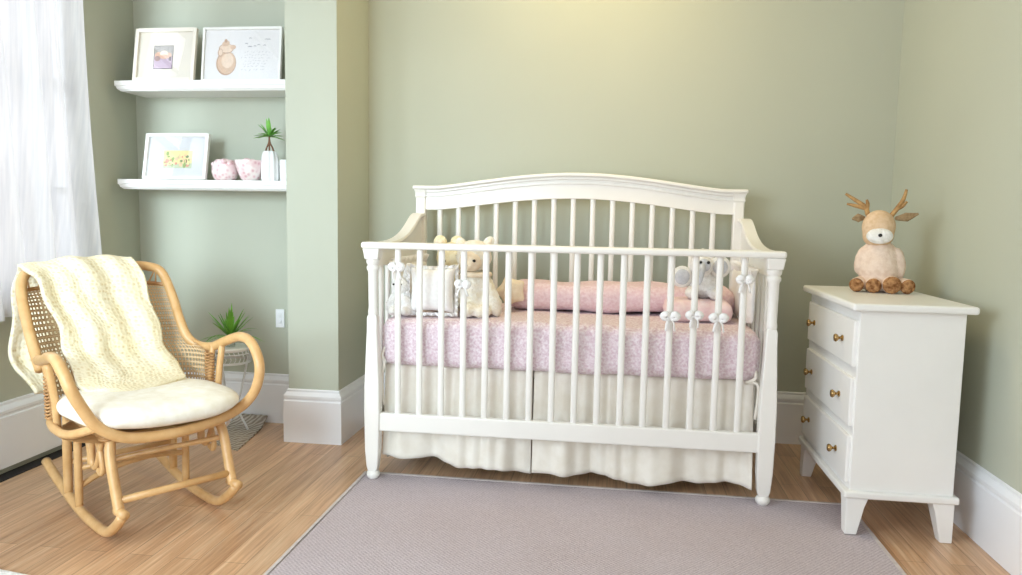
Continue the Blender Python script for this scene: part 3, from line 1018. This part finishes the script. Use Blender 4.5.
def art2(q):
    disc(q, .108, .082, .046, .054, -.0068, 2); disc(q, .110, .084, .042, .050, -.0070, 0); disc(q, .114, .092, .028, .032, -.0072, 1)
    disc(q, .106, .146, .034, .022, -.0074, 2); disc(q, .107, .147, .031, .019, -.0076, 1)
    disc(q, .080, .128, .012, .018, -.0078, 2); disc(q, .081, .129, .009, .014, -.0080, 1); disc(q, .138, .152, .013, .010, -.0079, 0)
    disc(q, .104, .168, .018, .012, -.0081, 0, rot=.3); disc(q, .104, .180, .007, .008, -.0082, 2)
    rr = random.Random(4)
    for i in range(9):                                   # small birds, pencil strokes
        x, z = .19 + rr.random() * .12, .150 + rr.random() * .045
        disc(q, x - .003, z, .0042, .0014, -.0068, 4, 8, .6); disc(q, x + .003, z, .0042, .0014, -.0068, 4, 8, -.6)
    for i in range(7):                                   # faint handwritten-looking sprigs
        z = .128 - i * .013
        x = .178 + rr.random() * .02
        while x < .312 - i * .004:
            w_ = .004 + rr.random() * .008
            disc(q, x, z + rr.random() * .005, w_ * .6, .0010, -.0068, 3, 8, rr.random() * 1.2 - .3)
            x += w_ * 1.5 + .003
picture('picture_frame', 'wide white frame with a tan pear-shaped bear drawing and tiny grey marks', (-1.815, 3.115, SZ1), .362, .237, .009, .13, 0.02, FRAMEW, MATB, art2, B2)
C2 = [col('art_butter', (242, 228, 164)), col('art_leaf', (150, 176, 96)), col('art_olive', (116, 140, 84)), col('art_rose', (226, 150, 128)), col('art_brown', (150, 104, 72)),
      col('art_peach', (244, 208, 168)), col('art_mint', (196, 210, 176))]
def art3(q):
    x0, x1, z0, z1 = .088, .226, .052, .132
    flat(q, [(x0, z0), (x1, z0), (x1, z1), (x0, z1)], -.0068, 0)
    flat(q, [(x0, z0), (x1, z0), (x1, z0 + .022), (x0, z0 + .016)], -.0070, 6)
    rr = random.Random(2)
    for i in range(46):
        x = x0 + .008 + rr.random() * (x1 - x0 - .016)
        z = z0 + .010 + abs(rr.gauss(0, .028))
        if z > z1 - .008: continue
        disc(q, x, z, .003 + rr.random() * .006, .003 + rr.random() * .008, -.0072 - i * .00002, rr.choice([1, 1, 2, 3, 4, 5, 5, 0]), 10)
picture('picture_frame', 'white frame with a butter-yellow meadow picture on the lower ledge', (-2.095, 3.095, SZ2), .302, .207, .014, .20, 0, FRAMEW, MATG, art3, C2)
# slim cream book and dark bookend behind the bear picture
q = MB(); q.box(-1.424, -1.402, 3.10, 3.235, SZ1 + .001, SZ1 + .095)
tag(q.build('book', FRAMEC, smooth=0, bevel=.002, loc=(-1.413, 3.17, SZ1)), 'slim cream book standing right of the wide bear picture', 'book')
q = MB(); q.box(-1.399, -1.385, 3.10, 3.23, SZ1 + .001, SZ1 + .135)
tag(q.build('book', plain('slate_book_cover', (92, 98, 100), .6), smooth=0, bevel=.002, loc=(-1.392, 3.16, SZ1)), 'thin slate-grey book against the pier at the end of the upper ledge', 'book')

# pink floral pots
def floral_mat():
    t = NT('pink_floral_ceramic')
    v = t.coord()
    vo = t.n('ShaderNodeTexVoronoi'); vo.inputs['Scale'].default_value = 55
    t.l(v, vo.inputs['Vector'])
    c = t.ramp(vo.outputs['Distance'], [(0.15, rgb(228, 190, 196)), (0.45, rgb(246, 232, 232)), (0.8, rgb(250, 245, 243))])
    n = t.ramp(t.noise(v, 22), [(0.4, rgb(244, 216, 220)), (0.6, rgb(255, 252, 250))])
    return t.done(t.bsdf(t.mix(0.7, c, n, 'MULTIPLY'), 0.25))
FLORAL = floral_mat()
PETAL = fabric('dusty_pink_petals', (232, 194, 200), (248, 226, 228), 60)
def pot(loc, s, prof, label, petals):
    t = thing('floral_pot', label, 'pot', loc, group='pink pots on the lower ledge')
    q = MB(); q.lathe([(r * s, z * s) for r, z in prof], loc, 28)
    q.build('pot_body', FLORAL, t, smooth=60)
    q = MB()
    rr = random.Random(int(s * 1000))
    for i in range(petals):
        a = rr.random() * 2 * PI; d = math.sqrt(rr.random()) * .048 * s
        q.ell((loc[0] + d * math.cos(a), loc[1] + d * math.sin(a), loc[2] + s * (.080 + .014 * rr.random() - d * .25)), (.013 * s, .013 * s, .009 * s), (rr.random(), rr.random(), 0), 10, 6)
    q.build('petals', PETAL, t, smooth=180)
pot((-1.715, 3.11, SZ2 + .0005), 1.0, [(.040, 0), (.050, .012), (.057, .035), (.055, .060), (.046, .082), (.038, .090), (.034, .086), (.02, .07)], 'rounded pink floral pot beside the meadow picture', 14)
pot((-1.592, 3.10, SZ2 + .0005), 1.04, [(.030, 0), (.040, .010), (.052, .040), (.060, .070), (.063, .084), (.059, .084), (.05, .06), (.02, .05)], 'flared pink floral bowl of petals, middle of the lower ledge', 22)
# fluted white vase with a small palm cutting, and a low ribbed jar
def fl(a, z):
    return 1 + .07 * math.cos(a * 9)
t = thing('fluted_vase', 'white fluted vase holding a leafy green cutting on the lower ledge', 'vase', (-1.500, 3.10, SZ2))
q = MB(); q.lathe([(.033, 0), (.036, .01), (.036, .08), (.033, .105), (.028, .125), (.024, .128), (.020, .11), (.015, .05)], (-1.500, 3.10, SZ2 + .0005), 54, ripple=fl)
q.build('vase_body', CERAMIC_W, t, smooth=60)
b0 = Vector((-1.502, 3.10, SZ2))
q = MB()
for dx in (-.014, .0, .016):
    q.tube([b0 + Vector((dx * 1.4, 0, .115)), b0 + Vector((dx, 0, .140)), b0 + Vector((dx * .2, 0, .165)), b0 + Vector((0, 0, .195))], .0035, 6, smooth=4)
q.build('stem', STEM, t, smooth=180)
def leaves(q, c, n, ln, wd, up, droop, rng, tilt=(.2, 1.2)):
    for i in range(n):
        a = 2 * PI * i / n + rng.random() * .5
        el = tilt[0] + (tilt[1] - tilt[0]) * rng.random()
        l_ = ln * (.7 + .45 * rng.random())
        d = Vector((math.cos(a) * math.sin(el), math.sin(a) * math.sin(el), math.cos(el)))
        side = Vector((-math.sin(a), math.cos(a), 0))
        pts = []
        m_ = 7
        prev = None
        for k in range(m_ + 1):
            s = k / m_
            p = c + d * l_ * s + Vector((0, 0, -droop * l_ * s * s * math.sin(el)))
            w_ = wd * (math.sin(PI * min(.98, .12 + .86 * s)) ** .8)
            va, vm, vb = q.bm.verts.new(p - side * w_), q.bm.verts.new(p - Vector((0, 0, w_ * .5))), q.bm.verts.new(p + side * w_)
            if prev:
                q.face([prev[0], prev[1], vm, va]); q.face([prev[1], prev[2], vb, vm])
            prev = (va, vm, vb)
q = MB(); leaves(q, b0 + Vector((0, 0, .192)), 26, .078, .0075, 0, .30, random.Random(3), (.05, 1.45))
q.build('leaves', LEAF2, t, smooth=180)
t2 = MB(); t2.lathe([(.026, 0), (.028, .006), (.028, .088), (.026, .092), (.024, .088), (.022, .02)], (-1.432, 3.115, SZ2 + .0005), 40, ripple=lambda a, z: 1 + .05 * math.cos(a * 9))
tag(t2.build('ribbed_jar', CERAMIC_W, smooth=60, loc=(-1.432, 3.115, SZ2)), 'low white ribbed jar right of the fluted vase, at the ledge end', 'jar')

# ------------------------------------------------------------------ wall socket
t = thing('wall_switch', 'white double switch plate on the niche wall above the skirting', 'switch', (-1.538, YN, .455))
q = MB(); q.box(-1.560, -1.517, YN - .008, YN, .455, .541)
q.build('plate', PLASTIC, t, smooth=0, bevel=.003)
for z in (.476, .508):
    q = MB(); q.box(-1.546, -1.531, YN - .013, YN - .007, z, z + .018)
    q.build('rocker', PLASTIC, t, smooth=0, bevel=.002)

# ------------------------------------------------------------------ little mat and plant stand
q = MB()
def mt(u, v):
    # corners: front-left, front-right, back-right, back-left
    a = Vector((-1.690, 2.90, .004)).lerp(Vector((-1.530, 2.825, .004)), u)
    c = Vector((-1.760, 3.228, .012)).lerp(Vector((-1.590, 3.222, .012)), u)
    p = a.lerp(c, v)
    p.z += .030 * max(0, v - .7) ** 2 / .09 + .0015 * math.sin(u * 25)
    return p
q.grid(mt, 20, 24)
tag(q.build('door_mat', MATW, smooth=180, solid=.006, offset=1, loc=(-1.64, 3.03, 0)), 'small grey woven mat lying under the plant stand by the niche wall', 'mat')
PS = Vector((-1.672, 3.04, 0))
t = thing('plant_stand', 'small round white wire plant stand behind the rocking chair arm', 'plant stand', PS)
q = MB(); q.lathe([(.088, .384), (.091, .388), (.091, .396), (.088, .399)], PS, 32)
q.build('stand_top', WHITE, t, smooth=40)
q = MB()
for z, r in ((.372, .090), (.335, .088), (.330, .088)):
    q.tube([PS + Vector((r * math.cos(a * PI / 16), r * math.sin(a * PI / 16), z)) for a in range(32)], .0028, 6, closed=True)
for k in range(28):
    a = 2 * PI * k / 28
    q.tube([PS + Vector((.089 * math.cos(a), .089 * math.sin(a), .386)), PS + Vector((.089 * math.cos(a + .11), .089 * math.sin(a + .11), .352)), PS + Vector((.088 * math.cos(a), .088 * math.sin(a), .332))], .0018, 5)
q.build('wire_skirt', WIRE, t, smooth=180)
for k in range(3):
    a = 2 * PI * k / 3 + .5
    e = Vector((math.cos(a), math.sin(a), 0))
    q = MB(); q.tube([PS + e * .084 + Vector((0, 0, .384)), PS + e * .045 + Vector((0, 0, .2)), PS + e * .030 + Vector((0, 0, .12)), PS + e * .070 + Vector((0, 0, .016))], .005, 8, smooth=5)
    q.build('leg', WIRE, t, smooth=180)
PP = PS + Vector((.01, -.01, .400))
t = thing('potted_spider_plant', 'spiky green plant in a small clear pot on the wire plant stand', 'plant', PP)
q = MB(); q.lathe([(.020, 0), (.024, .004), (.027, .03), (.024, .045), (.022, .045), (.024, .028), (.019, .006)], PP, 24)
q.build('pot', POTGLASS, t, smooth=60)
q = MB(); q.lathe([(.018, .007), (.021, .024), (.018, .036), (.002, .038)], PP, 20)
q.build('pebbles', plain('pale_pebbles', (206, 204, 198), .8, .2, 80), t, smooth=60)
q = MB(); leaves(q, PP + Vector((0, 0, .036)), 30, .150, .0070, 0, .25, random.Random(12), (.05, .85))
leaves(q, PP + Vector((0, 0, .036)), 14, .170, .0040, 0, .60, random.Random(13), (.8, 1.25))
q.build('leaves', LEAF, t, smooth=180)

# ------------------------------------------------------------------ rocking chair
A0 = math.radians(55.196)
ch = thing('rocking_chair', 'honey rattan rocking chair with woven cane back beside the window', 'chair', (-1.44, 2.147, 0), (0, 0, A0))
Lc = lambda p: Vector((p[0] * .96, -p[1] * .96, .04 + .96 * p[2]))
UL = lambda p: (p.x / .96, -p.y / .96, (p.z - .04) / .96)      # (side, forward, up) -> chair space
def cane(name, pts, r, par=ch, sm=6, mat=CANE, seg=12, closed=False):
    q = MB(); q.tube([Lc(p) for p in pts], r, seg, smooth=sm, closed=closed)
    return q.build(name, mat, par, world=False, smooth=180)
hoop = [(-.268, -.225, .470), (-.268, -.268, .510), (-.270, -.313, .568), (-.272, -.36, .647), (-.268, -.403, .713), (-.252, -.434, .758), (-.216, -.449, .779), (-.1, -.452, .785), (.08, -.450, .784),
        (.160, -.446, .779), (.205, -.424, .755), (.222, -.372, .668), (.226, -.323, .585), (.237, -.284, .518), (.262, -.250, .487),
        (.280, -.175, .488), (.284, -.085, .518), (.286, .035, .552), (.282, .125, .540), (.281, .178, .474), (.276, .168, .40), (.256, .140, .344), (.210, .130, .312), (.13, .160, .302),
        (0, .190, .298), (-.12, .182, .302), (-.187, .178, .323), (-.238, .172, .363), (-.270, .168, .417), (-.295, .165, .472), (-.307, .145, .520), (-.312, .095, .556), (-.300, -.02, .545), (-.285, -.12, .520), (-.272, -.225, .503)]
cane('hoop_frame', hoop, .0165, sm=6, seg=14)
# seat ring (rear half) under the cushion
ring = [(.210, .125, .306), (.262, .03, .308), (.268, -.10, .31), (.225, -.22, .312), (.11, -.29, .314), (-.02, -.305, .314), (-.13, -.29, .314), (-.235, -.22, .312), (-.275, -.10, .31), (-.27, .03, .31), (-.235, .168, .352)]
cane('seat_ring', ring, .013)
q = MB()
q.lathe([(.0, 0), (.9, 0), (1.0, .004), (.9, .010), (0, .010)], (0, 0, 0), 40)
for v in q.bm.verts:
    v.co = Vector((v.co.x * .258, v.co.y * .225 + .065, v.co.z + .305))
q.build('seat_pan', CANE_DARK, ch, world=False, smooth=40)
# woven back shell
RR = [(.252, -.150, .325), (.252, -.156, .40), (.256, -.170, .472), (.238, -.280, .520), (.226, -.330, .60), (.222, -.372, .668), (.212, -.396, .705)]
LLp = [(-.262, -.150, .325), (-.264, -.156, .40), (-.268, -.175, .472), (-.268, -.272, .520), (-.278, -.330, .60), (-.280, -.372, .668), (-.276, -.392, .700)]
MM = [(0, -.285, .325), (0, -.315, .40), (0, -.350, .472), (0, -.372, .520), (0, -.405, .60), (0, -.435, .668), (-.02, -.455, .722)]
def shell(u, v):
    R = catmull([Vector(p) for p in RR], v); Lp = catmull([Vector(p) for p in LLp], v); M_ = catmull([Vector(p) for p in MM], v)
    ph = (u - .5) * PI
    s, c = math.sin(ph), max(0, math.cos(ph)) ** .85
    side = R if s > 0 else Lp
    p = Vector((M_.x * c + (side.x - M_.x * 0) * abs(s), side.y + (M_.y - side.y) * c, side.z + (M_.z - side.z) * c))
    return Lc(p)
q = MB(); q.grid(shell, 60, 30)
q.build('back_weave', WEAVE, ch, world=False, smooth=180)
cane('weave_rim', [UL(shell(i / 14, 1)) for i in range(15)], .007, mat=CANE_DARK)
# fan of thin canes above the weave
tops = [(.212, -.410, .735), (.19, -.440, .772), (.13, -.449, .790), (.06, -.451, .792), (-.02, -.452, .793), (-.10, -.452, .793), (-.18, -.450, .790), (-.245, -.440, .776), (-.272, -.418, .742)]
for i, tp in enumerate(tops):
    for k in (-.03, .03):
        s = shell(.94 - .88 * i / 8 + k, 1)
        cane('fan_cane', [tp, UL(s)], .0028, sm=0, seg=6)
# arm posts
for sg in (-1, 1):
    cane('arm_post', [(sg * .258, -.150, .30), (sg * .260, -.150, .40), (sg * .275, -.150, .50)], .010)
    cane('arm_post', [(sg * .262, -.095, .30), (sg * .268, -.095, .40), (sg * .283, -.095, .512)], .011)
    q = MB()
    for k in range(14):
        z = .325 + k * .011
        q.tube([Lc((sg * .262 + .016 * math.cos(a * PI / 5), -.155 + .014 * math.sin(a * PI / 5), z + .003 * (a % 2))) for a in range(10)], .004, 6, closed=True)
    q.build('binding', CANE_DARK, ch, world=False, smooth=180)
# legs, arches, scrolls, rockers
for sg in (-1, 1):
    u = sg * .18
    fr = cane('front_leg', [(sg * .165, .085, .305), (u, .110, .24), (u, .150, .13), (u, .172, .075)], .0155)
    cane('foot_knob', [(u, .150, .082), (u, .215, .082)], .014, fr, 0)
    cane('rear_leg', [(sg * .175, -.285, .315), (u, -.290, .26), (u, -.300, .15), (u, -.305, .008)], .0145)
    cane('side_arch', [(u, -.195, -.008), (u, -.190, .14), (u, -.186, .235), (u, -.160, .275), (u, -.120, .283), (u, -.080, .265), (u, -.062, .225), (u, -.058, .175)], .0125)
    cane('side_scroll', [(u, .075, .285), (u, .045, .27), (u, .015, .225), (u, -.012, .180), (u, -.040, .172), (u, -.055, .20), (u, -.045, .245), (u, -.015, .268), (u, .020, .245), (u, .040, .19), (u, .030, .165), (u, .005, .172)], .0085)
    cane('side_rail', [(u, -.29, .292), (u, -.10, .290), (u, .10, .292)], .012)
    cane('rocker', [(u, -.545, .066), (u, -.43, .034), (u, -.31, .006), (u, -.18, -.017), (u, -.05, -.0245), (u, .06, -.016), (u, .14, .028), (u, .195, .074)], .0155)
    q = MB()
    for z in (.292, .300, .308):
        q.tube([Lc((u + .022 * math.cos(a * PI / 5), .088 + .022 * math.sin(a * PI / 5), z)) for a in range(10)], .004, 6, closed=True)
    q.build('binding', CANE_DARK, ch, world=False, smooth=180)
cane('stretcher', [(-.18, .158, .112), (.18, .158, .112)], .0115, sm=0)
cane('stretcher', [(-.18, -.195, .125), (0, -.09, .165), (.18, .105, .225)], .009)
cane('stretcher', [(-.18, -.195, .062), (-.08, -.20, .10), (.06, -.2, .115), (.18, -.195, .10)], .010)
cane('stretcher', [(-.18, -.302, .12), (.18, -.302, .12)], .010, sm=0)
cane('stretcher', [(-.17, .095, .288), (.17, .095, .288)], .012, sm=0)

# seat cushion
q = MB()
def cush(u, v):
    a = u * 2 * PI
    ca, sa = math.cos(a), math.sin(a)
    e = .72
    ox = math.copysign(abs(ca) ** e, ca) * .262
    oy = math.copysign(abs(sa) ** e, sa) * .228
    ph = -PI / 2 + PI * v
    k = max(.0, math.cos(ph)) ** .42
    hz = .042 * math.copysign(abs(math.sin(ph)) ** .85, math.sin(ph))
    dome = .010 * (1 - k) if v > .5 else 0
    w = .005 * noise.noise(Vector((ox * 9 * k, oy * 9 * k, v * 2)))
    x, y = ox * k - .012, oy * k - .012
    lift = .018 * max(0, -(x + .02)) / .25
    return Lc((x, y + .016, .357 + hz + dome + w + lift))
q.grid(cush, 72, 22)
o = q.build('seat_cushion', CUSHION, smooth=180, subsurf=1)
o.location = (-1.44, 2.147, 0); o.rotation_euler = (0, 0, A0)
tag(o, 'cream padded cushion on the seat of the rattan rocking chair', 'cushion')

# knitted throw over the back
rows = [((-.225, -.455, .345), (-.10, -.470, .335), (.06, -.475, .36)),
        ((-.268, -.515, .43), (-.10, -.52, .42), (.06, -.52, .43)),
        ((-.275, -.530, .53), (-.10, -.53, .53), (.07, -.52, .53)),
        ((-.268, -.520, .64), (-.09, -.525, .64), (.08, -.515, .64)),
        ((-.262, -.500, .74), (-.08, -.50, .745), (.095, -.495, .74)),
        ((-.258, -.464, .790), (-.085, -.464, .812), (.105, -.464, .808)),
        ((-.246, -.405, .778), (-.083, -.418, .802), (.112, -.415, .798)),
        ((-.226, -.365, .734), (-.068, -.370, .726), (.124, -.366, .715)),
        ((-.206, -.320, .652), (-.056, -.325, .641), (.132, -.322, .626)),
        ((-.194, -.278, .571), (-.043, -.282, .556), (.134, -.280, .540)),
        ((-.188, -.236, .508), (-.037, -.232, .474), (.142, -.240, .481)),
        ((-.184, -.180, .440), (-.033, -.150, .422), (.158, -.190, .424)),
        ((-.178, -.095, .412), (-.060, -.030, .412), (.150, -.105, .408)),
        ((-.170, -.060, .404), (-.070, .010, .402), (.120, -.075, .404))]
rowv = [[Vector(p) for p in r] for r in rows]
def thr(u, v):
    cs = [catmull([r[k] for r in rowv], v) for k in range(3)]
    p = catmull(cs, u)
    amp = .009 if v > .42 else .014
    rip = amp * math.sin(u * 11 + v * 5) + .006 * math.sin(u * 23 - v * 9) + .004 * noise.noise(Vector((u * 6, v * 14, 0)))
    wgt = 1.0 if .06 < v < .90 else .3
    sgnv = 1 if v > .40 else -1
    p = p + Vector((.006 * math.sin(v * 40), (rip * sgnv * wgt), .004 * math.sin(u * 18) if .3 < v < .5 else 0))
    if v > .82: p.z = max(p.z, .402)
    return Lc(p)
q = MB(); q.grid(thr, 60, 150)
o = q.build('knitted_throw', KNIT, smooth=180, solid=.014, offset=0)
o.location = (-1.44, 2.147, 0); o.rotation_euler = (0, 0, A0)
tag(o, 'cream chunky knitted throw draped over the rattan rocking chair back', 'throw blanket')

# ------------------------------------------------------------------ rug
q = MB(); q.box(-.920, .842, .60, 2.668, 0, .006)
rug = q.build('area_rug', RUG, smooth=0, loc=(-.04, 1.6, 0))
tag(rug, 'large mauve-grey flatweave rug on the oak floor before the crib', 'rug')
q = MB()
for bx in ((-.926, -.912, .594, 2.674), (.834, .848, .594, 2.674)):
    q.box(bx[0], bx[1], bx[2], bx[3], 0, .0075)
q.box(-.912, .834, 2.660, 2.674, 0, .0075); q.box(-.912, .834, .594, .608, 0, .0075)
e = q.build('binding', RUGEDGE, rug, smooth=0, bevel=.002)

# white rug whose corner just enters the frame at the lower left
q = MB()
q.prism([(-1.42, 1.704), (-1.50, 1.1), (-2.10, 1.1), (-2.10, 1.804)], 0.0, .012, lambda p, t_: (p[0], p[1], t_))
tag(q.build('white_rug', WHITEPLUSH, smooth=0, bevel=.004, loc=(-1.5, 1.4, 0)), 'white rug corner on the oak floor at the lower left, before the rocking chair', 'rug')

# ------------------------------------------------------------------ light
w = bpy.data.worlds.new('world'); scene.world = w
w.use_nodes = True
bg = w.node_tree.nodes['Background']
bg.inputs[0].default_value = (1.0, 0.965, 0.955, 1)
bg.inputs[1].default_value = 1.12

def area(name, loc, target, sx, sy, power, c, spread=180):
    l = bpy.data.lights.new(name, 'AREA')
    l.shape = 'RECTANGLE'; l.size = sx; l.size_y = sy; l.energy = power; l.color = c; l.spread = math.radians(spread)
    o = bpy.data.objects.new(name, l); COL.objects.link(o)
    o.location = loc
    o.rotation_euler = (Vector(target) - Vector(loc)).to_track_quat('-Z', 'Y').to_euler()
    return o
area('window_daylight', (XL - .55, 2.1, 1.5), (1, 2.3, 1.0), 1.8, 1.9, 16, (0.90, 0.94, 1.0))
area('added_window_daylight', (XL - .75, -.1, 1.55), (1.2, 1.6, 1.0), 2.4, 1.9, 175, (0.76, 0.89, 1.0))  # added light outside the invented window, brightens the room
area('ceiling_lamp', (-.15, 2.75, 2.42), (-.15, 2.95, 0.6), .7, .4, 10.5, (1.0, .76, .36))
area('rear_fill', (-1.75, -1.5, 1.6), (-2.05, 3.0, 0.72), 1.3, 1.3, 18, (0.70, 0.89, 1.0), 54)  # added cool fill behind the camera, beamed at the niche; no window there

scene.view_settings.view_transform = 'Standard'
scene.view_settings.look = 'None'
scene.view_settings.exposure = 0.0
scene.cycles.max_bounces = 10
scene.cycles.transparent_max_bounces = 16
scene.cycles.sample_clamp_indirect = 6.0
